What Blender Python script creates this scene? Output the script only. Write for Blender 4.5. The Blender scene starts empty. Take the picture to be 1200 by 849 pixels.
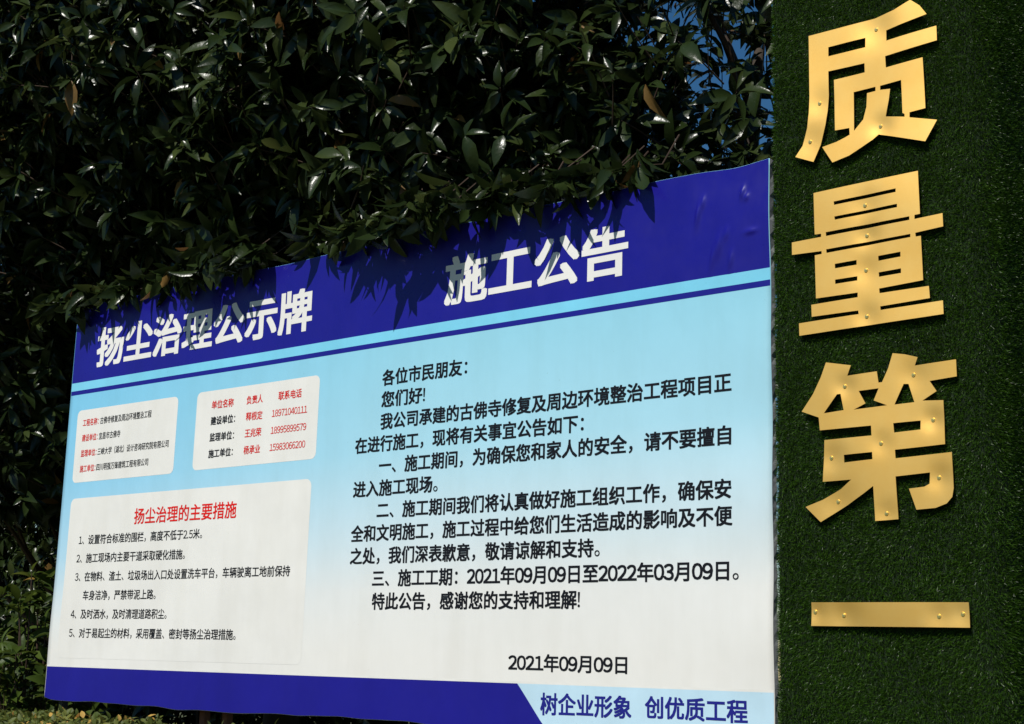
import bpy, bmesh, math, random
import numpy as np
from mathutils import Vector, Matrix, noise
from mathutils.geometry import tessellate_polygon

# ------------------------------------------------------------------ camera, sky, sun, exposure
S = bpy.context.scene
COL = S.collection
GZ = 1.3                       # the notice board's lower edge stands 1.3 m above the ground

cam_d = bpy.data.cameras.new('camera')
cam = bpy.data.objects.new('camera', cam_d)
COL.objects.link(cam)
cam_d.sensor_width = 36
cam_d.lens = 51.54
cam_d.clip_start = 0.05
cam_d.clip_end = 2000
rx, fw, up = (.77558, .63064, .02756), (-.62195, .75596, .20422), (.10795, -.17553, .97854)
cam.matrix_world = Matrix(((rx[0], up[0], -fw[0], 7.8098),
                           (rx[1], up[1], -fw[1], -5.1940),
                           (rx[2], up[2], -fw[2], 0.2646 + GZ),
                           (0, 0, 0, 1)))
S.camera = cam

EL, AZ = math.radians(50), math.radians(-5)
world = bpy.data.worlds.new('World')
S.world = world
world.use_nodes = True
wn = world.node_tree
sky = wn.nodes.new('ShaderNodeTexSky')
sky.sky_type = 'NISHITA'
sky.sun_disc = False
sky.sun_elevation = EL
sky.sun_rotation = math.radians(180) + AZ
sky.ozone_density = 4.0
sky.dust_density = 0.1
sky.air_density = 1.2
sat = wn.nodes.new('ShaderNodeHueSaturation')
sat.inputs['Saturation'].default_value = 1.3
wn.links.new(sky.outputs['Color'], sat.inputs['Color'])
wn.links.new(sat.outputs['Color'], wn.nodes['Background'].inputs['Color'])
wn.nodes['Background'].inputs['Strength'].default_value = 0.062

SUN = Vector((-math.sin(AZ) * math.cos(EL), -math.cos(AZ) * math.cos(EL), math.sin(EL)))
sd = bpy.data.lights.new('sun', 'SUN')
sd.energy = 5.0
sd.angle = math.radians(0.5)
sd.color = (1.0, 0.965, 0.905)
sun = bpy.data.objects.new('sun', sd)
COL.objects.link(sun)
sun.rotation_euler = SUN.to_track_quat('Z', 'Y').to_euler()
sun.location = (0, -10, 20)

S.render.engine = 'CYCLES'
S.cycles.max_bounces = 6
S.cycles.diffuse_bounces = 3
S.cycles.glossy_bounces = 3
S.cycles.transmission_bounces = 3
S.view_settings.view_transform = 'Standard'
S.view_settings.look = 'None'
S.view_settings.gamma = 1
S.view_settings.use_curve_mapping = False
S.view_settings.exposure = -0.07

RNG = np.random.default_rng(7)
random.seed(7)

# ------------------------------------------------------------------ helpers
def tag(o, label=None, cat=None, group=None, kind=None):
    if label: o['label'] = label
    if cat: o['category'] = cat
    if group: o['group'] = group
    if kind: o['kind'] = kind
    return o

def empty(name, loc=(0, 0, 0)):
    o = bpy.data.objects.new(name, None)
    o.location = loc
    o.empty_display_size = 0.2
    COL.objects.link(o)
    return o

def link(name, me, mat, parent=None, smooth=False):
    """one mesh object; vertex data are world coordinates and stay there under the parent"""
    o = bpy.data.objects.new(name, me)
    COL.objects.link(o)
    if mat: me.materials.append(mat)
    if smooth: me.polygons.foreach_set('use_smooth', [True] * len(me.polygons))
    if parent is not None:
        o.parent = parent
        p, q = Vector((0, 0, 0)), parent
        while q is not None:
            p += q.location
            q = q.parent
        if isinstance(q, type(None)):
            me.transform(Matrix.Translation(-p))
    return o

def from_bm(name, bm, mat, parent=None, smooth=False):
    me = bpy.data.meshes.new(name)
    bm.to_mesh(me)
    bm.free()
    return link(name, me, mat, parent, smooth)

def np_mesh(name, V, F, tone=None):
    """V (n,3); F (m,4) quads"""
    me = bpy.data.meshes.new(name)
    V = np.ascontiguousarray(V, np.float32)
    F = np.ascontiguousarray(F, np.int32)
    k = F.shape[1]
    me.vertices.add(len(V))
    me.vertices.foreach_set('co', V.ravel())
    me.loops.add(F.size)
    me.loops.foreach_set('vertex_index', F.ravel())
    me.polygons.add(len(F))
    me.polygons.foreach_set('loop_start', np.arange(len(F), dtype=np.int32) * k)
    me.polygons.foreach_set('loop_total', np.full(len(F), k, np.int32))
    me.update(calc_edges=True)
    if tone is not None:
        a = me.attributes.new('tone', 'FLOAT', 'POINT')
        a.data.foreach_set('value', np.ascontiguousarray(tone, np.float32))
    return me

def box(bm, c, s, bev=0.0):
    r = bmesh.ops.create_cube(bm, size=1.0)
    vs = r['verts']
    for v in vs:
        v.co = Vector((v.co.x * s[0] + c[0], v.co.y * s[1] + c[1], v.co.z * s[2] + c[2]))
    if bev:
        es = list({e for v in vs for e in v.link_edges})
        bmesh.ops.bevel(bm, geom=es, offset=bev, segments=2, affect='EDGES', profile=0.5)

def tube(bm, pts, rad, n=8):
    """tapered tube along points"""
    rings = []
    P = [Vector(p) for p in pts]
    for i, p in enumerate(P):
        t = (P[min(i + 1, len(P) - 1)] - P[max(i - 1, 0)]).normalized()
        a = t.cross(Vector((0.31, 0.2, 0.93)) if abs(t.z) < .9 else Vector((1, 0.1, 0))).normalized()
        b = t.cross(a)
        rings.append([bm.verts.new(p + (a * math.cos(2 * math.pi * k / n) + b * math.sin(2 * math.pi * k / n)) * rad[i]) for k in range(n)])
    for i in range(len(rings) - 1):
        for k in range(n):
            bm.faces.new((rings[i][k], rings[i][(k + 1) % n], rings[i + 1][(k + 1) % n], rings[i + 1][k]))
    bm.faces.new(rings[0][::-1])
    bm.faces.new(rings[-1])

# ------------------------------------------------------------------ materials
def mat(name):
    m = bpy.data.materials.new(name)
    m.use_nodes = True
    nt = m.node_tree
    return m, nt, nt.nodes['Principled BSDF']

def N(nt, typ, **kw):
    n = nt.nodes.new(typ)
    for k, v in kw.items(): setattr(n, k, v)
    return n

def ramp(nt, fac, stops, interp='LINEAR'):
    r = N(nt, 'ShaderNodeValToRGB')
    r.color_ramp.interpolation = interp
    el = r.color_ramp.elements
    while len(el) < len(stops): el.new(0.5)
    for e, (p, c) in zip(el, stops):
        e.position = p
        e.color = (*c, 1)
    nt.links.new(fac, r.inputs[0])
    return r

def noise_tex(nt, scale, detail=3, rough=0.5, stretch=None):
    tc = N(nt, 'ShaderNodeTexCoord')
    mp = N(nt, 'ShaderNodeMapping')
    if stretch: mp.inputs['Scale'].default_value = stretch
    nt.links.new(tc.outputs['Object'], mp.inputs['Vector'])
    t = N(nt, 'ShaderNodeTexNoise')
    t.inputs['Scale'].default_value = scale
    t.inputs['Detail'].default_value = detail
    t.inputs['Roughness'].default_value = rough
    nt.links.new(mp.outputs[0], t.inputs['Vector'])
    return t

def bump(nt, h, b, strength, dist):
    n = N(nt, 'ShaderNodeBump')
    n.inputs['Strength'].default_value = strength
    n.inputs['Distance'].default_value = dist
    nt.links.new(h, n.inputs['Height'])
    nt.links.new(n.outputs[0], b.inputs['Normal'])

def grime(nt, col, b):
    """faint run-off streaks and specks of dust over a colour"""
    s = noise_tex(nt, 7.0, 5, .6, (1.0, 1, .14))
    r = ramp(nt, s.outputs[0], [(.42, (1, 1, 1)), (.80, (.94, .935, .92))])
    d = noise_tex(nt, 70.0, 2, .5)
    r2 = ramp(nt, d.outputs[0], [(.72, (1, 1, 1)), (.80, (.86, .84, .80))])
    m1 = N(nt, 'ShaderNodeMix', data_type='RGBA', blend_type='MULTIPLY')
    m1.inputs[0].default_value = 1
    nt.links.new(col, m1.inputs[6]); nt.links.new(r.outputs[0], m1.inputs[7])
    m2 = N(nt, 'ShaderNodeMix', data_type='RGBA', blend_type='MULTIPLY')
    m2.inputs[0].default_value = .7
    nt.links.new(m1.outputs[2], m2.inputs[6]); nt.links.new(r2.outputs[0], m2.inputs[7])
    nt.links.new(m2.outputs[2], b.inputs['Base Color'])

def printed(name, rgb, rough=0.42, var=0.06):
    """ink on tarpaulin: slight blotchiness, woven scrim and soft creases"""
    m, nt, b = mat(name)
    t = noise_tex(nt, 3.0, 4, 0.6)
    r = ramp(nt, t.outputs[0], [(0.3, tuple(c * (1 - var) for c in rgb)), (0.7, tuple(min(1, c * (1 + var)) for c in rgb))])
    grime(nt, r.outputs[0], b)
    rr = noise_tex(nt, 9.0, 3, 0.6)
    r2 = ramp(nt, rr.outputs[0], [(0.3, (rough - .08,) * 3), (0.7, (rough + .1,) * 3)])
    nt.links.new(r2.outputs[0], b.inputs['Roughness'])
    b.inputs['Specular IOR Level'].default_value = 0.22
    c = noise_tex(nt, 5.0, 3, 0.5, (1.0, 1.0, 0.45))
    bump(nt, c.outputs[0], b, 0.34, 0.02)
    return m

def flat(name, rgb, rough=0.5, metal=0.0):
    m, nt, b = mat(name)
    t = noise_tex(nt, 14.0, 4, 0.6)
    r = ramp(nt, t.outputs[0], [(0.3, tuple(c * .85 for c in rgb)), (0.7, tuple(min(1, c * 1.12) for c in rgb))])
    nt.links.new(r.outputs[0], b.inputs['Base Color'])
    b.inputs['Roughness'].default_value = rough
    b.inputs['Metallic'].default_value = metal
    return m

M = {}
M['header'] = printed('blue_print', (.012, .0105, .235), .30)
M['header'].node_tree.nodes['Principled BSDF'].inputs['Specular IOR Level'].default_value = .3
M['footer'] = printed('blue_print_foot', (.012, .0105, .235), .45)
M['stripe_pale'] = printed('pale_cyan_print', (.20, .60, .80))
M['stripe_dark'] = printed('dark_blue_print', (.012, .014, .24))
M['panel'] = printed('off_white_print', (.76, .75, .71), .45, .03)
M['slogan'] = printed('ice_blue_print', (.50, .70, .82))
M['ink_black'] = printed('black_ink', (.008, .008, .012), .4)
M['ink_red'] = printed('red_ink', (.66, .010, .008), .4)
M['ink_blue'] = printed('navy_ink', (.016, .018, .22), .4)
M['ink_white'] = printed('white_ink', (.78, .77, .74), .42, .03)
M['rim'] = flat('cut_tarpaulin_edge', (.72, .74, .78), .5)
M['steel'] = flat('galvanised_tube', (.035, .036, .04), .5, .3)
M['rust'] = flat('rusty_tube', (.16, .06, .03), .8)
M['bark'] = flat('bark', (.038, .028, .02), .9)
M['twig'] = flat('reddish_twig', (.05, .028, .016), .8)
M['turf_back'] = flat('turf_backing', (.006, .018, .003), .95)
M['screw'] = flat('brass_screw', (.90, .74, .28), .38, 1.0)

def banner_material():
    """printed gradient of the notice's field: cyan under the stripes to off-white near the foot"""
    m, nt, b = mat('printed_gradient')
    tc = N(nt, 'ShaderNodeTexCoord')
    sp = N(nt, 'ShaderNodeSeparateXYZ')
    nt.links.new(tc.outputs['Object'], sp.inputs[0])
    mr = N(nt, 'ShaderNodeMapRange')
    mr.inputs['From Min'].default_value = 0.3
    mr.inputs['From Max'].default_value = 1.85
    nt.links.new(sp.outputs['Z'], mr.inputs['Value'])
    r = ramp(nt, mr.outputs[0], [(0.0, (.76, .75, .71)), (0.20, (.74, .745, .72)), (0.42, (.56, .71, .77)), (0.65, (.38, .66, .78)), (1.0, (.285, .61, .75))])
    mr2 = N(nt, 'ShaderNodeMapRange')       # the print is a little more saturated towards its left end
    mr2.inputs['From Min'].default_value = 0.0
    mr2.inputs['From Max'].default_value = 3.0
    nt.links.new(sp.outputs['X'], mr2.inputs['Value'])
    g = N(nt, 'ShaderNodeMix', data_type='RGBA')
    r3 = ramp(nt, mr.outputs[0], [(0.0, (.76, .75, .71)), (0.10, (.72, .75, .74)), (0.35, (.42, .66, .80)), (0.65, (.26, .58, .79)), (1.0, (.20, .55, .78))])
    nt.links.new(mr2.outputs[0], g.inputs[0])
    nt.links.new(r3.outputs[0], g.inputs[6])
    nt.links.new(r.outputs[0], g.inputs[7])
    grime(nt, g.outputs[2], b)
    b.inputs['Roughness'].default_value = .45
    b.inputs['Specular IOR Level'].default_value = 0.22
    c = noise_tex(nt, 5.0, 3, 0.5, (1.0, 1.0, 0.45))
    bump(nt, c.outputs[0], b, 0.34, 0.02)
    return m
M['field'] = banner_material()

def leaf_material(name, dark, mid, pale, old, rough=.3, trans=.22, spec=.3):
    m, nt, b = mat(name)
    at = N(nt, 'ShaderNodeAttribute', attribute_name='tone')
    r = ramp(nt, at.outputs['Fac'], [(0.0, dark), (0.5, mid), (0.93, pale), (0.985, old)])
    nt.links.new(r.outputs[0], b.inputs['Base Color'])
    b.inputs['Roughness'].default_value = rough
    b.inputs['Specular IOR Level'].default_value = spec
    c = noise_tex(nt, 60.0, 2, 0.5)
    bump(nt, c.outputs[0], b, 0.35, 0.004)
    tr = N(nt, 'ShaderNodeBsdfTranslucent')
    hs = N(nt, 'ShaderNodeHueSaturation')
    hs.inputs['Hue'].default_value = .48
    hs.inputs['Value'].default_value = 1.6
    nt.links.new(r.outputs[0], hs.inputs['Color'])
    nt.links.new(hs.outputs[0], tr.inputs[0])
    mx = N(nt, 'ShaderNodeMixShader')
    mx.inputs[0].default_value = trans
    nt.links.new(b.outputs[0], mx.inputs[1])
    nt.links.new(tr.outputs[0], mx.inputs[2])
    nt.links.new(mx.outputs[0], nt.nodes['Material Output'].inputs[0])
    return m
M['leaf'] = leaf_material('evergreen_leaf', (.008, .015, .004), (.022, .037, .010), (.062, .080, .022), (.17, .10, .03), .27, .2, .28)
M['shrub_leaf'] = leaf_material('shrub_leaf', (.018, .034, .006), (.055, .088, .014), (.12, .16, .028), (.20, .13, .03), .42, .3, .18)
M['hedge_leaf'] = leaf_material('hedge_leaf', (.04, .06, .012), (.10, .125, .025), (.20, .19, .04), (.48, .30, .07), .5, .25, .2)
M['turf'] = leaf_material('plastic_grass', (.011, .031, .002), (.031, .085, .005), (.070, .145, .014), (.08, .13, .03), .36, .2, .25)

def gold_material():
    m, nt, b = mat('brushed_gold_sheet')
    t = noise_tex(nt, 6.0, 5, 0.65, (1, 1, 1))
    r = ramp(nt, t.outputs[0], [(0.3, (.96, .58, .145)), (0.7, (.99, .64, .19))])
    nt.links.new(r.outputs[0], b.inputs['Base Color'])
    b.inputs['Metallic'].default_value = 1.0
    b.inputs['Roughness'].default_value = .53
    t2 = noise_tex(nt, 40.0, 4, 0.7, (1, 1, 14))
    bump(nt, t2.outputs[0], b, 0.06, 0.003)
    return m
M['gold'] = gold_material()

def ground_material():
    m, nt, b = mat('soil_and_grass')
    t = noise_tex(nt, 0.6, 8, 0.7)
    r = ramp(nt, t.outputs[0], [(0.3, (.05, .075, .02)), (0.55, (.08, .085, .035)), (0.75, (.14, .11, .07))])
    nt.links.new(r.outputs[0], b.inputs['Base Color'])
    b.inputs['Roughness'].default_value = .95
    t2 = noise_tex(nt, 30, 6, .7)
    bump(nt, t2.outputs[0], b, .8, .03)
    return m
M['ground'] = ground_material()

# ------------------------------------------------------------------ ground
bm = bmesh.new()
bmesh.ops.create_grid(bm, x_segments=2, y_segments=2, size=400)
g = from_bm('ground', bm, M['ground'])
g['kind'] = 'structure'

# ------------------------------------------------------------------ the notice board
W, H = 4.9077, 2.4
def wave(x, z):
    """how far the slack tarpaulin stands off its frame (metres, towards -y is negative)"""
    d = .0035 * math.sin(1.9 * x + .8 * z) * math.sin(2.3 * z + .5 * x)
    d += .0034 * math.sin(9.0 * z - 5.0 * x + 1.0) * math.exp(-((x - .6) / .9) ** 2 - ((z - .35) / .4) ** 2)     # drag folds low on the left
    d += .0012 * math.sin(4.0 * x - 3.1 * z)
    d += .004 * math.exp(-((W - x) / .25) ** 2) * math.sin(11 * z)
    return d

def crinkle(x, z):
    d = 0
    for cx, cz, sx, sz, a in ((4.56, 2.21, .012, .055, .008), (4.585, 2.26, .010, .03, .005), (4.78, 2.275, .011, .028, .007), (4.80, 2.25, .012, .016, .005), (4.66, 2.05, .018, .060, .007), (4.63, 2.0, .012, .05, .005), (4.70, 2.10, .014, .03, .004), (4.82, 2.09, .030, .012, .005), (4.72, 1.98, .012, .04, .005)):
        u = (x - cx - .15 * (z - cz)) / sx; v = (z - cz) / sz
        if abs(u) < 3.5 and abs(v) < 3: d += a * math.exp(-u * u - v * v)
    return d * 1.5

def sag(x, z):
    """the hems are not ruler-straight: shift of a point near the top or bottom hem"""
    t = max(0., (z - 2.0) / .4)
    bq = max(0., (.15 - z) / .15)
    dz = t * (.006 * math.sin(2.2 * x + .4) + .0025 * math.sin(9 * x) - .010 * math.exp(-((x - 4.75) / .12) ** 2))
    dz += bq * (.006 * math.sin(3.1 * x) + .003 * math.sin(13 * x + 1) + .004 * noise.noise(Vector((x * 6, 1, 2))) + .016 * math.exp(-(x / .05) ** 2))
    return dz

def warp(bm, off):
    for v in bm.verts:
        x, z = v.co.x, v.co.z
        v.co = Vector((x, wave(x, z) - off, z + sag(x, z) + GZ))

def refine(bm, maxlen):
    for _ in range(9):
        es = [e for e in bm.edges if e.calc_length() > maxlen]
        if not es: break
        bmesh.ops.subdivide_edges(bm, edges=es, cuts=1)
        bmesh.ops.triangulate(bm, faces=[f for f in bm.faces if len(f.verts) > 3])

def sheet(poly, holes=(), maxlen=.06):
    """flat sheet in the x-z plane facing -y"""
    loops = [[Vector((x, z, 0)) for x, z in poly]] + [[Vector((x, z, 0)) for x, z in h] for h in holes]
    allv = [p for l in loops for p in l]
    bm = bmesh.new()
    vs = [bm.verts.new((p.x, 0, p.y)) for p in allv]
    for t in tessellate_polygon(loops):
        try: bm.faces.new([vs[i] for i in t])
        except ValueError: pass
    bmesh.ops.beautify_fill(bm, faces=bm.faces, edges=[e for e in bm.edges if not e.is_boundary])
    refine(bm, maxlen)
    bmesh.ops.beautify_fill(bm, faces=bm.faces, edges=[e for e in bm.edges if not e.is_boundary])
    for f in bm.faces:
        f.normal_update()
        if f.normal.y > 0: f.normal_flip()
    return bm

def rect(x0, z0, x1, z1): return [(x0, z0), (x1, z0), (x1, z1), (x0, z1)]
def rrect(x0, z0, x1, z1, r, n=6):
    out = []
    for cx, cz, a0 in ((x1 - r, z0 + r, -90), (x1 - r, z1 - r, 0), (x0 + r, z1 - r, 90), (x0 + r, z0 + r, 180)):
        for k in range(n + 1):
            a = math.radians(a0 + 90 * k / n)
            out.append((cx + r * math.cos(a), cz + r * math.sin(a)))
    return out

board = empty('notice_board', (W / 2, 0.05, 0))
tag(board, 'large printed construction notice on blue and white tarpaulin stretched on a frame under the trees', 'notice board')

def printed_part(name, poly, m, off, parent=board, label=None, maxlen=.06):
    bm = sheet(poly, maxlen=maxlen)
    warp(bm, off)
    o = from_bm(name, bm, M[m], parent, smooth=True)
    if label: o['label'] = label
    return o

# tarpaulin: front sheet with turned-back hems
bm = bmesh.new()
nx, nz = 140, 70
gv = [[bm.verts.new((W * i / nx, 0, H * j / nz)) for j in range(nz + 1)] for i in range(nx + 1)]
for i in range(nx):
    for j in range(nz):
        bm.faces.new((gv[i][j], gv[i + 1][j], gv[i + 1][j + 1], gv[i][j + 1]))
edge_loop = [gv[i][0] for i in range(nx + 1)] + [gv[nx][j] for j in range(1, nz + 1)] + [gv[i][nz] for i in range(nx - 1, -1, -1)] + [gv[0][j] for j in range(nz - 1, 0, -1)]
warp(bm, 0)
back = [bm.verts.new((v.co.x + random.uniform(-.002, .002), .034 + random.uniform(-.006, .006), v.co.z + random.uniform(-.003, .003))) for v in edge_loop]
n = len(edge_loop)
for k in range(n):
    f = bm.faces.new((edge_loop[k], edge_loop[(k + 1) % n], back[(k + 1) % n], back[k]))
    f.material_index = 1
bmesh.ops.recalc_face_normals(bm, faces=bm.faces)
me = bpy.data.meshes.new('banner')
bm.to_mesh(me); bm.free()
ban = link('banner', me, M['field'], board)
me.materials.append(M['rim'])
me.polygons.foreach_set('use_smooth', [p.material_index == 0 for p in me.polygons])
# the gradient material reads heights from the lower hem: keep object coordinates there
me.transform(Matrix.Translation((W / 2, 0.05, -GZ)))
ban.location = (-W / 2, -0.05, GZ)

O1, O2 = .0005, .0011
bm = bmesh.new()
hx = [.004 + (4.3 - .004) * i / 90 for i in range(90)] + [4.3 + (W - .004 - 4.3) * i / 110 for i in range(111)]
hz_ = [1.918 + (H - .0008 - 1.918) * j / 56 for j in range(57)]
hv = [[bm.verts.new((x, 0, z)) for z in hz_] for x in hx]
for i in range(len(hx) - 1):
    for j in range(56): bm.faces.new((hv[i][j], hv[i + 1][j], hv[i + 1][j + 1], hv[i][j + 1]))
for row, x in zip(hv, hx):
    for v, z in zip(row, hz_): v.co = Vector((x, wave(x, z) - O1 - crinkle(x, z), z + sag(x, z) + GZ))
header = from_bm('header_band', bm, M['header'], board, smooth=True)
printed_part('pale_stripe', rect(.004, 1.867, W - .004, 1.918), 'stripe_pale', O1)
printed_part('dark_stripe', rect(.004, 1.841, W - .004, 1.867), 'stripe_dark', O1)
panel_a = printed_part('text_panel', rrect(.092, 1.293, 1.066, 1.739, .035), 'panel', O1, label='small white panel with red and black lines')
panel_b = printed_part('text_panel', rrect(1.234, 1.299, 2.235, 1.743, .035), 'panel', O1, label='white panel with a table of telephone numbers')
panel_c = printed_part('text_panel', rrect(.098, .25, 2.215, 1.196, .04), 'panel', O1, label='tall white panel with a red heading')
printed_part('white_rule', rect(.004, .198, W - .004, .208), 'panel', O1)
printed_part('footer_band', [(.004, .002), (3.795, .002), (3.751, .047), (3.617, .198), (.004, .198)], 'footer', O1)
slogan = printed_part('slogan_panel', [(3.795, .002), (W - .004, .002), (W - .004, .198), (3.617, .198), (3.751, .047)], 'slogan', O1)

GL = {}
FULL = {c: chr(ord(c) + 0xFEE0) for c in '0123456789'}
def char_mesh(ch):
    """triangles of one character, refined, on a unit em; cached"""
    if ch not in GL:
        c = bpy.data.curves.new('lettering', 'FONT')
        c.body = FULL.get(ch, ch)
        c.resolution_u = 3
        o = bpy.data.objects.new('lettering', c)
        COL.objects.link(o)
        bpy.context.view_layer.update()
        me = bpy.data.meshes.new_from_object(o.evaluated_get(bpy.context.evaluated_depsgraph_get()))
        bm = bmesh.new()
        bm.from_mesh(me)
        bpy.data.objects.remove(o); bpy.data.curves.remove(c); bpy.data.meshes.remove(me)
        bmesh.ops.triangulate(bm, faces=bm.faces)
        refine(bm, .35)
        GL[ch] = ([(q.co.x, q.co.y) for q in bm.verts], [[q.index for q in f.verts] for f in bm.faces])
        bm.free()
    return GL[ch]

NUDGE = [(0, 0), (-1, 0), (1, 0), (0, .8), (0, -.8), (-1, -.8), (1, .8), (-1, .8), (1, -.8)]
def letter(name, body, x0, x1, zmid, em, ink, bold=.018, parent=board):
    """one printed line, one part per phrase; heavier type is nudged prints of the same line, each a hair above the last"""
    pen, glyphs, chunk = 0.0, [], 0
    for ch in body:
        adv, dx = (.56, -.22) if ch in '0123456789' else (.28, 0.0) if ch == '.' else (1.0, 0.0)
        if ch == '！': dx = -.14
        if ch == '（': chunk += 1
        V, F = char_mesh(ch)
        glyphs.append((chunk, pen + dx, V, F, bold * (.25 if ch in '。！' else .6 if ch in '，、：' else (1 if em > .07 else .5) if ch in '0123456789' else 1)))
        pen += adv
        if ch in '，。、：！）': chunk += 1
    lo = min(g[1] + min(p[0] for p in g[2]) for g in glyphs)
    hi = max(g[1] + max(p[0] for p in g[2]) for g in glyphs)
    kx = (x1 - x0) / (hi - lo)
    for c in sorted({g[0] for g in glyphs}):
        VV, FF = [], []
        for _c, dx, V, F, bo in glyphs:
            if _c != c: continue
            for k, (ux, uz) in enumerate(NUDGE):
                n0 = len(VV)
                for px, py in V:
                    x = x0 + (px + dx + ux * bo - lo) * kx
                    z = zmid + (py - .38 + uz * bo) * em
                    VV.append((x, wave(x, z) - O2 - .00006 * k, z + sag(x, z) + GZ))
                for f in F:
                    (ax, az), (bx, bz), (qx, qz) = (V[i] for i in f)
                    ccw = (bx - ax) * (qz - az) - (bz - az) * (qx - ax) > 0
                    FF.append([n0 + i for i in (f if ccw else f[::-1])])
        me = bpy.data.meshes.new(name)
        me.from_pydata(VV, [], FF)
        link(name, me, M[ink], parent)

letter('title_lettering', '扬尘治理公示牌', .243, 2.139, 2.117, .252, 'ink_white', .030, header)
letter('title_lettering', '施工公告', 3.103, 4.184, 2.117, .252, 'ink_white', .030, header)
Z = [1.677 - .1112 * k for k in range(11)]
for k, (t, a, b) in enumerate((
    ('各位市民朋友：', 2.697, 3.26), ('您们好！', 2.697, 2.992), ('我公司承建的古佛寺修复及周边环境整治工程项目正', 2.697, 4.717),
    ('在进行施工，现将有关事宜公告如下：', 2.525, 3.963), ('一、施工期间，为确保您和家人的安全，请不要擅自', 2.699, 4.714),
    ('进入施工现场。', 2.526, 3.098), ('二、施工期间我们将认真做好施工组织工作，确保安', 2.698, 4.717),
    ('全和文明施工，施工过程中给您们生活造成的影响及不便', 2.526, 4.721), ('之处，我们深表歉意，敬请谅解和支持。', 2.528, 4.06),
    ('三、施工工期：2021年09月09日至2022年03月09日。', 2.69, 4.75), ('特此公告，感谢您的支持和理解！', 2.696, 3.957))):
    letter('notice_lettering', t, a, b, Z[k], .086, 'ink_black', .024)
letter('date_lettering', '2021年09月09日', 3.565, 4.209, .290, .080, 'ink_black', .022)
letter('slogan_lettering', '树企业形象', 3.752, 4.232, .116, .098, 'ink_blue', .024, slogan)
letter('slogan_lettering', '创优质工程', 4.304, 4.786, .120, .098, 'ink_blue', .024, slogan)
for k, (r, ra, rb, t, a, b) in enumerate((
    ('工程名称：', .155, .314, '古佛寺修复及周边环境整治工程', .331, .828), ('建设单位：', .159, .317, '宜昌市古佛寺', .331, .5425),
    ('监理单位：', .160, .318, '三峡大学（湖北）设计咨询研究院有限公司', .330, 1.008), ('施工单位：', .162, .320, '四川明强万锋建筑工程有限公司', .331, .832))):
    z = 1.659 - .0945 * k
    letter('field_name_lettering', r, ra, rb, z, .046, 'ink_red', .014, panel_a)
    letter('field_lettering', t, a, b, z, .046, 'ink_black', .010, panel_a)
for t, a, b in (('单位名称', 1.366, 1.549), ('负责人', 1.659, 1.790), ('联系电话', 1.917, 2.099)):
    letter('heading_lettering', t, a, b, 1.6605, .050, 'ink_red', .018, panel_b)
for k, (t, nm, ph) in enumerate((('建设单位：', '释根定', '18971040111'), ('监理单位：', '王兆荣', '18995899579'), ('施工单位：', '杨承业', '15983066200'))):
    z = 1.569 - .0925 * k
    letter('table_lettering', t, 1.367, 1.571, z, .050, 'ink_black', .026, panel_b)
    letter('table_lettering', nm, 1.662, 1.795, z, .050, 'ink_red', .016, panel_b)
    letter('telephone_lettering', ph, 1.873, 2.150, z, .050, 'ink_red', .010, panel_b)
letter('heading_lettering', '扬尘治理的主要措施', .741, 1.637, 1.063, .098, 'ink_red', .016, panel_c)
for k, (t, a, b) in enumerate((
    ('1、设置符合标准的围栏，高度不低于2.5米。', .215, 1.363), ('2、施工现场内主要干道采取硬化措施。', .207, 1.225),
    ('3、在物料、渣土、垃圾场出入口处设置洗车平台，车辆驶离工地前保持', .208, 2.094), ('车身洁净，严禁带泥上路。', .305, .987),
    ('4、及时洒水，及时清理道路积尘。', .202, 1.102), ('5、对于易起尘的材料，采用覆盖、密封等扬尘治理措施。', .199, 1.70))):
    letter('measure_lettering', t, a, b, .943 - .1092 * k, .060, 'ink_black', .015, panel_c)

# welded frame behind the tarpaulin and its posts
bm = bmesh.new()
for z in (.03, .8, 1.6, H - .03): box(bm, (W / 2, .06, z + GZ), (W - .02, .03, .04))
from_bm('frame_rail', bm, M['steel'], board)
for x in (.06, 1.372, 1.56, 3.2, W - .08):
    bm = bmesh.new()
    box(bm, (x, .0975, (H + GZ) / 2 - .02), (.042, .042, H + GZ - .04), .004)
    from_bm('post', bm, M['rust'] if 1 < x < 2 else M['steel'], board)

# ------------------------------------------------------------------ the turf-clad pillar
PX0, PX1, PY0, PY1, PZ = 4.972, 5.868, -.078, .95, 5.2
pillar = empty('turf_pillar', ((PX0 + PX1) / 2, (PY0 + PY1) / 2, 0))
tag(pillar, 'tall square pillar clad in dark green artificial grass to the right of the notice board', 'pillar')
bm = bmesh.new()
RC = .09
prof = []
for cx, cy, a0 in ((PX1 - RC, PY0 + RC, -90), (PX1 - RC, PY1 - RC, 0), (PX0 + RC, PY1 - RC, 90), (PX0 + .02, PY0 + .02, 180)):
    r = RC if cx > PX0 + .03 else .02
    for k in range(7):
        a = math.radians(a0 + 15 * k)
        prof.append((cx + r * math.cos(a), cy + r * math.sin(a)))
lo = [bm.verts.new((x, y, 0)) for x, y in prof]
hi = [bm.verts.new((x, y, PZ)) for x, y in prof]
for k in range(len(prof)):
    q = (k + 1) % len(prof)
    bm.faces.new((lo[k], lo[q], hi[q], hi[k]))
bm.faces.new(hi)
from_bm('core', bm, M['turf_back'], pillar)

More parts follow.
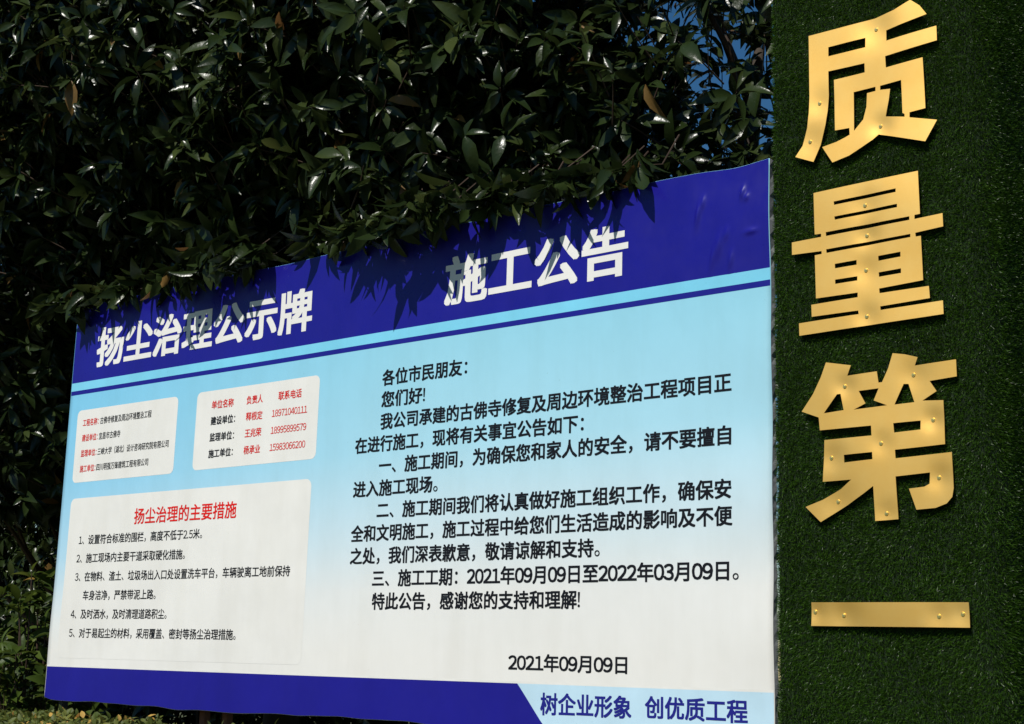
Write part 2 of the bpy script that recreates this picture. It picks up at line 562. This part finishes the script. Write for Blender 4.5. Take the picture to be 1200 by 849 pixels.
def turf():
    P = np.array(prof + [prof[0]])
    seg = np.diff(P, axis=0)
    L = np.hypot(seg[:, 0], seg[:, 1])
    # front, the right side and a strip of the left side
    w = L.copy()
    mid = (P[:-1] + P[1:]) / 2
    w[(mid[:, 1] > PY1 - .04)] = 0
    w[(mid[:, 0] < PX0 + .001)] *= .35
    dens = 80000
    zlo, zhi = GZ - .35, GZ + 3.35
    n = int(w.sum() * (zhi - zlo) * dens)
    i = RNG.choice(len(w), n, p=w / w.sum())
    t = RNG.random(n)
    xy = P[i] + seg[i] * t[:, None]
    nr = np.stack([seg[i][:, 1], -seg[i][:, 0], np.zeros(n)], 1) / L[i][:, None]
    z = RNG.uniform(zlo, zhi, n)
    pos = np.column_stack([xy, z])
    # the pile lies in patches that lean differently
    q = pos * 9
    lean = np.stack([np.sin(q[:, 0] * 1.3 + 2 * np.sin(q[:, 2] * .9)), np.zeros(n), -.55 + .6 * np.sin(q[:, 2] * 1.1 + 1.7 * np.sin(q[:, 0] + q[:, 1] * 1.3))], 1)
    side = (np.abs(nr[:, 0]) > .6)[:, None]
    d = nr * np.where(side, .75, 1.0) + np.where(side, [0, -.35, .1], 0) + lean * .42 + RNG.normal(0, .5, (n, 3))
    d /= np.linalg.norm(d, axis=1)[:, None]
    ln = RNG.uniform(.012, .024, n)
    s = np.cross(d, RNG.normal(0, 1, (n, 3)))
    s /= np.linalg.norm(s, axis=1)[:, None]
    wd = RNG.uniform(.0006, .0011, n)
    bend = np.cross(s, d) * (RNG.uniform(-.4, .4, n) * ln)[:, None]
    b0 = pos - nr * .002
    V = np.empty((n, 6, 3))
    m_ = b0 + d * (ln * .55)[:, None]
    e_ = b0 + d * ln[:, None] + bend
    V[:, 0] = b0 - s * wd[:, None]; V[:, 1] = b0 + s * wd[:, None]
    V[:, 2] = m_ + s * wd[:, None]; V[:, 3] = m_ - s * wd[:, None]
    V[:, 4] = e_ + s * (wd * .35)[:, None]; V[:, 5] = e_ - s * (wd * .35)[:, None]
    F = np.arange(n)[:, None, None] * 6 + np.array([[0, 1, 2, 3], [3, 2, 4, 5]])[None]
    tone = np.clip(RNG.normal(.42, .22, n), 0, .98)
    o = link('turf_pile', np_mesh('turf_pile', V.reshape(-1, 3), F.reshape(-1, 4), np.repeat(tone, 6)), M['turf'], pillar)
    o['kind'] = 'stuff'
turf()

# ------------------------------------------------------------------ gold characters screwed to the pillar
GLYPH = {
'质' : ([(5.5975, 2.8733), (5.6353, 2.8384), (5.6628, 2.7951), (5.4919, 2.774), (5.4925, 2.7295), (5.6999, 2.737), (5.6997, 2.6771), (5.4863, 2.6654), (5.4877, 2.6174), (5.6399, 2.6219), (5.6438, 2.4135), (5.5795, 2.4107), (5.5789, 2.3899), (5.689, 2.3557), (5.6404, 2.2785), (5.4485, 2.3492), (5.4238, 2.3324), (5.378, 2.3112), (5.3226, 2.2872), (5.2501, 2.2726), (5.2054, 2.3474), (5.2684, 2.3557), (5.3058, 2.3666), (5.3263, 2.3738), (5.3251, 2.4028), (5.2629, 2.4056), (5.2623, 2.6211), (5.397, 2.6201), (5.397, 2.659), (5.2384, 2.6637), (5.2375, 2.5584), (5.2316, 2.4959), (5.2212, 2.4392), (5.198, 2.358), (5.1665, 2.2922), (5.0855, 2.3296), (5.117, 2.3706), (5.1402, 2.4433), (5.1488, 2.5056), (5.1528, 2.5783), (5.153, 2.839), (5.3061, 2.8374), (5.4453, 2.8374), (5.5273, 2.8504)], [[(5.2403, 2.7676), (5.4023, 2.7668), (5.4014, 2.726), (5.2396, 2.728)], [(5.3467, 2.5491), (5.4409, 2.5492), (5.4405, 2.5314), (5.4041, 2.531), (5.4001, 2.4755), (5.3852, 2.4252), (5.345, 2.3859)], [(5.4607, 2.548), (5.5492, 2.5507), (5.5507, 2.4146), (5.5593, 2.4083), (5.5589, 2.3969), (5.4798, 2.4165), (5.4949, 2.4803), (5.5023, 2.5256), (5.4603, 2.5311)]], [(5.4487, 2.79), (5.1962, 2.536), (5.1508, 2.3816), (5.4565, 2.381)]) ,
'量' : ([(5.1663, 2.16), (5.6069, 2.1668), (5.6101, 1.9951), (5.5879, 1.994), (5.5874, 1.978), (5.6985, 1.9819), (5.6992, 1.93), (5.5883, 1.9238), (5.5896, 1.9084), (5.61, 1.9083), (5.6123, 1.7351), (5.4355, 1.7274), (5.4368, 1.7086), (5.6342, 1.7096), (5.6369, 1.6622), (5.4381, 1.6563), (5.4394, 1.6418), (5.6871, 1.6462), (5.6886, 1.5938), (5.0935, 1.5829), (5.0923, 1.6334), (5.3484, 1.6379), (5.3469, 1.6525), (5.1489, 1.653), (5.1478, 1.7017), (5.3463, 1.7053), (5.3467, 1.7239), (5.1687, 1.7249), (5.1669, 1.9017), (5.1968, 1.9022), (5.197, 1.9144), (5.0657, 1.9195), (5.0654, 1.9713), (5.1961, 1.9726), (5.1964, 1.9858), (5.1683, 1.987)], [[(5.2544, 2.108), (5.5159, 2.1132), (5.5155, 2.0987), (5.256, 2.0936)], [(5.256, 2.046), (5.5194, 2.0507), (5.519, 2.0371), (5.2576, 2.0325)], [(5.2169, 1.9885), (5.5672, 1.9926), (5.5667, 1.9782), (5.2176, 1.9725)], [(5.2166, 1.9183), (5.5686, 1.9229), (5.5682, 1.9103), (5.2182, 1.9031)], [(5.2523, 1.8533), (5.3442, 1.8554), (5.3438, 1.8365), (5.2529, 1.835)], [(5.252, 1.7892), (5.3455, 1.7899), (5.3451, 1.7729), (5.2526, 1.7718)], [(5.4344, 1.8574), (5.5262, 1.8597), (5.5257, 1.8404), (5.4347, 1.8378)], [(5.4345, 1.7919), (5.5261, 1.794), (5.5256, 1.7756), (5.4358, 1.7739)]], [(5.386, 2.0681), (5.3894, 1.9463), (5.3817, 1.8084), (5.3809, 1.6243)]) ,
'第' : ([(5.2089, 1.4617), (5.3128, 1.4396), (5.2959, 1.4005), (5.4176, 1.4054), (5.423, 1.3611), (5.4377, 1.3614), (5.4637, 1.4118), (5.4835, 1.4681), (5.5331, 1.4581), (5.5819, 1.4422), (5.5685, 1.4118), (5.7299, 1.4171), (5.7302, 1.3536), (5.6249, 1.3475), (5.6507, 1.3066), (5.5945, 1.2763), (5.6756, 1.2704), (5.6778, 1.1069), (5.4825, 1.1), (5.4843, 1.0676), (5.7024, 1.076), (5.7046, 0.944), (5.6984, 0.9132), (5.6772, 0.8905), (5.6339, 0.8761), (5.5601, 0.8729), (5.5335, 0.9517), (5.5932, 0.9559), (5.6127, 0.9656), (5.6157, 1.007), (5.4824, 1.0), (5.4887, 0.8411), (5.3971, 0.8381), (5.3931, 0.9696), (5.3512, 0.942), (5.2855, 0.9025), (5.1731, 0.8429), (5.1097, 0.9038), (5.1822, 0.9274), (5.2587, 0.9641), (5.3043, 0.9986), (5.1853, 0.9968), (5.1958, 1.1575), (5.3904, 1.1609), (5.3895, 1.199), (5.1772, 1.1969), (5.1732, 1.2478), (5.1004, 1.2774), (5.1505, 1.3419), (5.1856, 1.4057)], [[(5.2517, 1.3322), (5.266, 1.3326), (5.2789, 1.2678), (5.1947, 1.262)], [(5.5227, 1.3467), (5.5414, 1.3448), (5.5634, 1.2732), (5.4845, 1.2711)], [(5.3416, 1.3368), (5.4233, 1.3393), (5.402, 1.2943), (5.4554, 1.2711), (5.3194, 1.266), (5.3684, 1.286)], [(5.478, 1.2011), (5.5851, 1.2024), (5.5841, 1.1686), (5.4807, 1.165)], [(5.2754, 1.0948), (5.3916, 1.0979), (5.3928, 1.0704), (5.2767, 1.0651)]], [(5.2837, 1.3601), (5.5621, 1.3771), (5.6324, 1.2009), (5.4271, 1.128), (5.2222, 1.0862), (5.2465, 0.9173), (5.442, 0.864), (5.6488, 0.9859)]) ,
'一' : ([(5.1274, 0.5402), (5.7459, 0.5365), (5.7476, 0.4479), (5.126, 0.4518)], [], [(5.1419, 0.5039), (5.2599, 0.4912), (5.6353, 0.4871), (5.723, 0.4949)]) ,
}
PLATE = -.107
def gold_character(ch, label):
    poly, holes, screws = GLYPH[ch]
    xs = [p[0] for p in poly]; zs = [p[1] for p in poly]
    c = ((min(xs) + max(xs)) / 2, PLATE, min(zs) + GZ)
    root = empty('gold_character', c)
    tag(root, label, 'sign character', 'gold characters on the turf pillar')
    bm = sheet(poly, holes, .016)
    seed = ord(ch) % 97
    rr = random.Random(seed)
    amp = [rr.uniform(.0035, .007) for _ in screws]
    wid = [rr.uniform(.04, .075) for _ in screws]
    def dent(x, z):
        y = 0
        for (sx, sz), a, w in zip(screws, amp, wid):
            y += a * math.exp(-((x - sx) ** 2 + (z - sz) ** 2) / w ** 2)      # pulled in by the screw
        y += .007 * noise.noise(Vector((x * 2.6, seed, z * 2.6)))
        return y
    for v in bm.verts: v.co = Vector((v.co.x, PLATE + dent(v.co.x, v.co.z), v.co.z + GZ))
    front = list(bm.faces)
    bnd = [e for e in bm.edges if e.is_boundary]
    r = bmesh.ops.extrude_edge_only(bm, edges=bnd)
    for v in [g_ for g_ in r['geom'] if isinstance(g_, bmesh.types.BMVert)]: v.co.y += .004
    bmesh.ops.recalc_face_normals(bm, faces=bm.faces)
    for f in front: f.smooth = True
    if sum(f.normal.y for f in front) > 0:
        for f in bm.faces: f.normal_flip()
    for e in bm.edges:
        if len(e.link_faces) == 2 and e.link_faces[0].smooth != e.link_faces[1].smooth: e.smooth = False
    from_bm('plate', bm, M['gold'], root)
    for sx, sz in screws:
        bm = bmesh.new()
        y0 = PLATE + dent(sx, sz)
        mt = Matrix.Translation((sx, y0 - .0015, sz + GZ)) @ Matrix.Rotation(math.pi / 2, 4, 'X')
        bmesh.ops.create_cone(bm, cap_ends=True, segments=14, radius1=.0085, radius2=.0070, depth=.003, matrix=mt)
        mt = Matrix.Translation((sx, y0 - .0035, sz + GZ)) @ Matrix.Rotation(math.pi / 2, 4, 'X')
        bmesh.ops.create_cone(bm, cap_ends=True, segments=10, radius1=.0050, radius2=.0034, depth=.002, matrix=mt)
        box(bm, (sx, y0 - .0046, sz + GZ), (.008, .0006, .0012))
        from_bm('screw', bm, M['screw'], root)

gold_character('质', 'gold metal character 质 with long curved strokes, topmost on the green pillar')
gold_character('量', 'gold metal character 量 of stacked horizontal bars, second from the top on the pillar')
gold_character('第', 'gold metal character 第 with slanting strokes on top, third down on the pillar')
gold_character('一', 'gold metal character 一, a single plain horizontal bar low on the pillar')

# ------------------------------------------------------------------ vegetation
def unit(a):
    return a / (np.linalg.norm(a, axis=-1, keepdims=True) + 1e-9)

LT = np.array([0.0, .12, .35, .62, .85, 1.0])          # along the leaf
LW = np.array([.05, .50, .98, .92, .48, .03])          # half width profile
def leaves(pos, d, upv, ln, wd, curl, fold):
    """blades with a folded midrib and a drooping tip; returns V (n,18,3), F"""
    n = len(pos)
    d = unit(d)
    s = unit(np.cross(d, upv))
    u = np.cross(s, d)
    V = np.empty((n, 18, 3))
    for i, (t, w) in enumerate(zip(LT, LW)):
        c = pos + d * (ln * (t - .12 * curl * t * t))[:, None] - u * (curl * ln * t * t)[:, None]
        e = u * (fold * wd * w)[:, None]
        V[:, 3 * i] = c - s * (wd * w)[:, None] + e
        V[:, 3 * i + 1] = c
        V[:, 3 * i + 2] = c + s * (wd * w)[:, None] + e
    q = []
    for i in range(5):
        a = 3 * i
        q += [[a, a + 1, a + 4, a + 3], [a + 1, a + 2, a + 5, a + 4]]
    F = np.arange(n)[:, None, None] * 18 + np.array(q)[None]
    return V.reshape(-1, 3), F.reshape(-1, 4)

def whorls(C, D, rng, nmin=6, nmax=10, lmean=.155, droop=.4, wratio=.175):
    """rosettes of leaves round twig tips C pointing along D"""
    C = np.asarray(C, float); D = unit(np.asarray(D, float))
    cnt = rng.integers(nmin, nmax + 1, len(C))
    idx = np.repeat(np.arange(len(C)), cnt)
    n = len(idx)
    d0 = D[idx]
    a = unit(np.cross(d0, np.array([.13, .31, .94]) + 0 * d0))
    b = np.cross(d0, a)
    ph = rng.uniform(0, 2 * np.pi, n)
    rad = a * np.cos(ph)[:, None] + b * np.sin(ph)[:, None]
    A = np.radians(rng.uniform(28, 92, n))
    d = d0 * np.cos(A)[:, None] + rad * np.sin(A)[:, None]
    d[:, 2] -= droop * rng.uniform(.2, 1.4, n)
    ln = lmean * rng.uniform(.48, 1.32, n)
    pos = C[idx] - d0 * (rng.uniform(0, .085, n))[:, None] + unit(d) * .012
    upv = d0 + rng.normal(0, .42, (n, 3)) + np.array([0, 0, .35])
    V, F = leaves(pos, d, upv, ln, ln * wratio * rng.uniform(.85, 1.15, n), rng.uniform(.08, .65, n), rng.uniform(.15, .65, n))
    base = rng.normal(.42, .13, len(C))[idx]
    tone = np.clip(base + rng.normal(0, .13, n), 0, .93)
    old = rng.random(n) < .010
    tone[old] = 1.0
    return V, F, np.repeat(tone, 18)

def in_view(P, margin):
    """keep what the photograph, or a camera a step beside it, could see"""
    c = np.array([7.8098, -5.194, .2646 + GZ])
    q = P - c
    x, y, z = q @ np.array(rx), q @ np.array(up), q @ np.array(fw)
    return (z > .5) & (np.abs(x) < z * .352 + margin) & (np.abs(y) < z * .250 + margin)

def clear_of_board(P, pad=.10):
    """no foliage inside the board or pillar, and none where it would hang over the print"""
    x, y, z = P[:, 0], P[:, 1], P[:, 2] - GZ
    k = np.ones(len(P), bool)
    front = (y < .22)
    over = (x > -.55) & (x < 5.3) & front
    lim = 2.60 + 1.30 * np.maximum(0, -y)
    lim = np.where(x > 3.6, lim + (x - 3.6) * .10, lim)
    k &= ~(over & (z < lim))
    k &= ~((x > 4.35) & (y < .12))
    k &= ~((x > 4.72) & (y < 1.15))
    return k

def tree(name, label, cx, cy, base, rad, height, nwh, seed, gap=0.0, lmean=.162, front=0.0, margin=1.3, zmin=1.0, limbs=26):
    rng = np.random.default_rng(seed)
    root = empty(name, (cx, cy, 0))
    tag(root, label, 'tree', 'evergreen trees behind the notice board')
    zc = (height + base) / 2
    hz = (height - base) / 2
    # trunk with a slight lean and its limbs
    bm = bmesh.new()
    top = Vector((cx + rng.uniform(-.3, .3), cy + rng.uniform(-.2, .2), height * .86))
    pts = [Vector((cx, cy, -.05))]
    for k in range(1, 8):
        t = k / 7
        pts.append(Vector((cx, cy, 0)).lerp(top, t) + Vector((math.sin(5 * t + seed) * .06, math.cos(4 * t + seed) * .06, 0)))
    tr = [.14 * (1 - .82 * k / 7) + (.05 if k == 0 else 0) for k in range(8)]
    tube(bm, pts, tr, 10)
    from_bm('trunk', bm, M['bark'], root, smooth=True)
    # twig tips fill an uneven ellipsoid, thicker towards the outside
    m = nwh * 5
    u = unit(rng.normal(0, 1, (m, 3)))
    r = rng.random(m) ** (1 / 2.6)
    lump = np.array([noise.noise(Vector((q[0] * 1.7 + seed, q[1] * 1.7, q[2] * 1.7))) for q in u])
    r = r * (1 + .30 * lump)
    P = np.array([cx, cy, zc]) + u * r[:, None] * np.array([rad, rad, hz])
    P[:, 1] -= front * np.clip((P[:, 2] - base) / (height - base), 0, 1)
    k = (P[:, 2] > zmin) & in_view(P, margin) & clear_of_board(P)
    if gap:
        dn = np.array([noise.noise(Vector((p[0] * 1.5 + seed, p[1] * 1.5, p[2] * 1.5))) for p in P])
        k &= dn > gap - .5
    P = P[k][:nwh]
    D = unit((P - np.array([cx, cy, zc - hz * .35])) / np.array([1, 1, 1.4])) + rng.normal(0, .38, (len(P), 3)) + np.array([0, -.22, .05])
    V, F, T = whorls(P, D, rng, lmean=lmean)
    link('crown', np_mesh('crown', V, F, T), M['leaf'], root, smooth=True)
    # limbs and the twigs that carry the rosettes
    bm = bmesh.new()
    if len(P):
        pick = rng.choice(len(P), min(limbs, len(P)), replace=False)
        ends = P[pick]
        for e in ends:
            if e[1] < .45 and e[2] < GZ + 3.3: continue
            e = Vector((cx, cy - front * max(0, (e[2] - base) / (height - base)), e[2])).lerp(Vector(e), .72)
            t = min(.95, max(.18, (e.z - .9) / (height * .9)))
            s = pts[0].lerp(top, t) - Vector((0, 0, .25))
            mpt = s.lerp(e, .5) + Vector((rng.uniform(-.15, .15), rng.uniform(-.15, .15), rng.uniform(.05, .25)))
            tube(bm, [s, s.lerp(mpt, .5), mpt, e], [.034, .027, .018, .007], 6)
        Dn = unit(D)
        for i in range(0, len(P), 2):
            e = Vector(P[i]); dd = Vector(Dn[i])
            j = Vector((rng.normal(0, .05), rng.normal(0, .05), -.05))
            tube(bm, [e - dd * .30 + j, e - dd * .13 + j * .3, e + dd * .01], [.005, .004, .002], 4)
    from_bm('branches', bm, M['twig'], root)
    return root

tree('evergreen_tree', 'broad dark evergreen tree at the far left end of the board, darkest of the row', -2.3, 1.9, .3, 2.1, 9.4, 5200, 11, front=1.5, zmin=2.6)
tree('evergreen_tree', 'glossy leaved evergreen tree hanging over the left title of the board', .35, 1.5, 2.2, 1.95, 8.6, 5200, 12, front=1.2)
tree('evergreen_tree', 'glossy leaved evergreen tree hanging over the middle of the board', 1.95, 1.45, 2.3, 1.55, 7.6, 3900, 13, front=1.0)
tree('evergreen_tree', 'evergreen tree beside the green pillar with blue sky showing through its crown', 3.7, 1.75, 2.6, 1.2, 6.2, 560, 14, front=.6, limbs=9)
for x, y, h, s, lab in ((-6.2, 4.6, 11.0, 21, 'tall dark tree seen through gaps at the extreme left, behind the front row'), (-3.4, 5.0, 10.8, 22, 'tall dark tree in the second row behind the left end of the board'), (-1.3, 5.4, 9.0, 23, 'tall dark tree in the second row behind the middle of the board')):
    tree('evergreen_tree', lab, x, y, .2, 2.1, h, 2600 if s < 23 else 1750, s, lmean=.19, margin=.6, zmin=.3, limbs=14)

# twigs in front of the board's upper hem: their shade falls on the header
def overhang(root, spots, seed):
    rng = np.random.default_rng(seed)
    C, D = [], []
    for x, d, z in spots:
        for q in range(3):
            k = .75 if 1.1 < x < 1.6 or 2.7 < x < 3.05 else .62 if x > 1.6 else .32
            C.append((x + rng.normal(0, .05), -d * k * (1 - .22 * q) + rng.normal(0, .015), z - .03 + .03 * q + GZ + rng.normal(0, .02)))
            D.append((rng.uniform(-.35, .35), rng.uniform(-.5, -.1), -.9))
    V, F, T = whorls(C, D, rng, 7, 10, .155, .55, .17)
    root_loc = root.location
    link('low_twig_leaves', np_mesh('low_twig_leaves', V, F, T), M['leaf'], root, smooth=True)
    bm = bmesh.new()
    for (x, y, z), dd in list(zip(C, D))[::2]:
        e = Vector((x, y, z))
        tube(bm, [e + Vector((rng.uniform(-.22, .22), .32, .24)), e + Vector((rng.uniform(-.1, .1), .12, .03)), e], [.004, .003, .0015], 4)
    from_bm('low_twigs', bm, M['twig'], root)
trees = [o for o in COL.objects if o.name.startswith('evergreen_tree')]
overhang(trees[1], [(-.30, .20, 2.46), (-.10, .18, 2.46), (.06, .17, 2.44), (.18, .20, 2.44), (.32, .16, 2.44), (.46, .14, 2.44), (.62, .10, 2.46), (.86, .13, 2.46), (1.00, .17, 2.45), (1.12, .21, 2.45), (1.22, .24, 2.47), (1.32, .22, 2.45), (1.44, .24, 2.47), (1.54, .20, 2.45), (1.64, .22, 2.47), (1.72, .15, 2.46)], 31)
overhang(trees[2], [(2.20, .07, 2.46), (2.42, .14, 2.46), (2.54, .19, 2.46), (2.66, .20, 2.46), (2.80, .26, 2.47), (2.90, .24, 2.45), (3.00, .29, 2.47), (3.10, .30, 2.47), (3.18, .24, 2.45), (3.28, .18, 2.45), (3.40, .15, 2.46), (3.52, .20, 2.47), (3.64, .13, 2.45)], 32)
overhang(trees[3], [(3.78, .17, 2.46), (3.92, .12, 2.46), (4.06, .11, 2.46), (4.22, .07, 2.45)], 33)

# leafy shrub at the board's left end
def shrub(label, cx, cy, r, h, nwh, seed, lmean):
    rng = np.random.default_rng(seed)
    root = empty('leafy_shrub', (cx, cy, 0))
    tag(root, label, 'shrub')
    u = unit(rng.normal(0, 1, (nwh, 3)))
    P = np.array([cx, cy, h * .5]) + u * (rng.random(nwh) ** .4)[:, None] * np.array([r, r * .8, h * .52])
    P = P[(P[:, 2] > .15) & ((P[:, 0] < -.17) | (P[:, 1] > .28)) & ~((P[:, 1] < .05) & (P[:, 0] > -.14 - .9 * (.05 - P[:, 1])))]
    D = unit(P - np.array([cx, cy, h * .2])) + rng.normal(0, .35, (len(P), 3)) + np.array([.1, -.3, .1])
    V, F, T = whorls(P, D, rng, 5, 9, lmean, .2, .20)
    link('foliage', np_mesh('foliage', V, F, T), M['shrub_leaf'], root, smooth=True)
    bm = bmesh.new()
    for e in P[::3]:
        e = Vector(e)
        s = Vector((cx + rng.uniform(-.12, .12), cy + rng.uniform(-.12, .12), 0))
        tube(bm, [s, s.lerp(e, .55) + Vector((0, 0, .08)), e], [.014, .008, .003], 5)
    from_bm('stems', bm, M['twig'], root)
shrub('dark leafy shrub standing at the lower left corner of the notice board', -.62, .30, .50, 2.15, 230, 41, .125)
shrub('pale sunlit leafy shrub at the left edge of the picture', -.52, -.12, .34, 1.75, 130, 42, .10)

# low hedge under the board
def hedge():
    rng = np.random.default_rng(51)
    root = empty('low_hedge', (1.4, -.45, 0))
    tag(root, 'low hedge of small leaves with yellowing tips along the foot of the notice board', 'hedge')
    n = 9000
    x = rng.uniform(-2.4, 4.4, n); t = rng.random(n)
    y = np.where(t < .7, rng.uniform(-.95, .02, n), -.95 + rng.normal(0, .05, n))
    z = np.where(t < .7, 1.17 + .05 * np.sin(3 * x) + .03 * np.sin(7.3 * x + 4 * y) + rng.normal(0, .035, n), rng.uniform(.25, 1.15, n))
    P = np.column_stack([x, y, np.minimum(z, 1.225)])
    P = P[in_view(P, 1.2)]
    D = np.column_stack([rng.normal(0, .5, len(P)), rng.normal(-.35, .5, len(P)), np.full(len(P), .8)])
    V, F, T = whorls(P, D, rng, 4, 7, .042, .1, .26)
    T = np.repeat(np.where(rng.random(len(T) // 18) < .07, 1.0, T[::18]), 18)
    link('foliage', np_mesh('foliage', V, F, T), M['hedge_leaf'], root, smooth=True)
    bm = bmesh.new()
    for k in range(70):
        s = Vector((rng.uniform(-2.3, 4.3), rng.uniform(-.8, -.1), 0))
        tube(bm, [s, s + Vector((rng.uniform(-.1, .1), rng.uniform(-.1, .1), .6)), s + Vector((rng.uniform(-.2, .2), rng.uniform(-.15, .1), 1.17))], [.012, .009, .004], 5)
    from_bm('stems', bm, M['twig'], root)
hedge()

def tall_hedge():
    rng = np.random.default_rng(61)
    root = empty('tall_hedge', (-2.5, 3.6, 0))
    tag(root, 'tall dark hedge in deep shade under the trees beyond the board', 'hedge')
    n = 5200
    P = np.column_stack([rng.uniform(-8, 2.6, n), 3.7 + rng.uniform(-.7, .5, n), 3.5 * rng.random(n) ** .9])
    P = P[in_view(P, 1.0)]
    D = np.column_stack([rng.normal(.1, .6, len(P)), rng.normal(-.8, .4, len(P)), rng.normal(.25, .4, len(P))])
    V, F, T = whorls(P, D, rng, 6, 9, .15)
    link('foliage', np_mesh('foliage', V, F, T), M['leaf'], root, smooth=True)
    bm = bmesh.new()
    for k in range(60):
        s = Vector((rng.uniform(-7.8, 2.4), 3.7 + rng.uniform(-.3, .3), 0))
        tube(bm, [s, s + Vector((rng.uniform(-.2, .2), rng.uniform(-.2, .2), 1.5)), s + Vector((rng.uniform(-.4, .4), rng.uniform(-.3, .3), 3.2))], [.03, .02, .006], 5)
    from_bm('stems', bm, M['bark'], root)
tall_hedge()
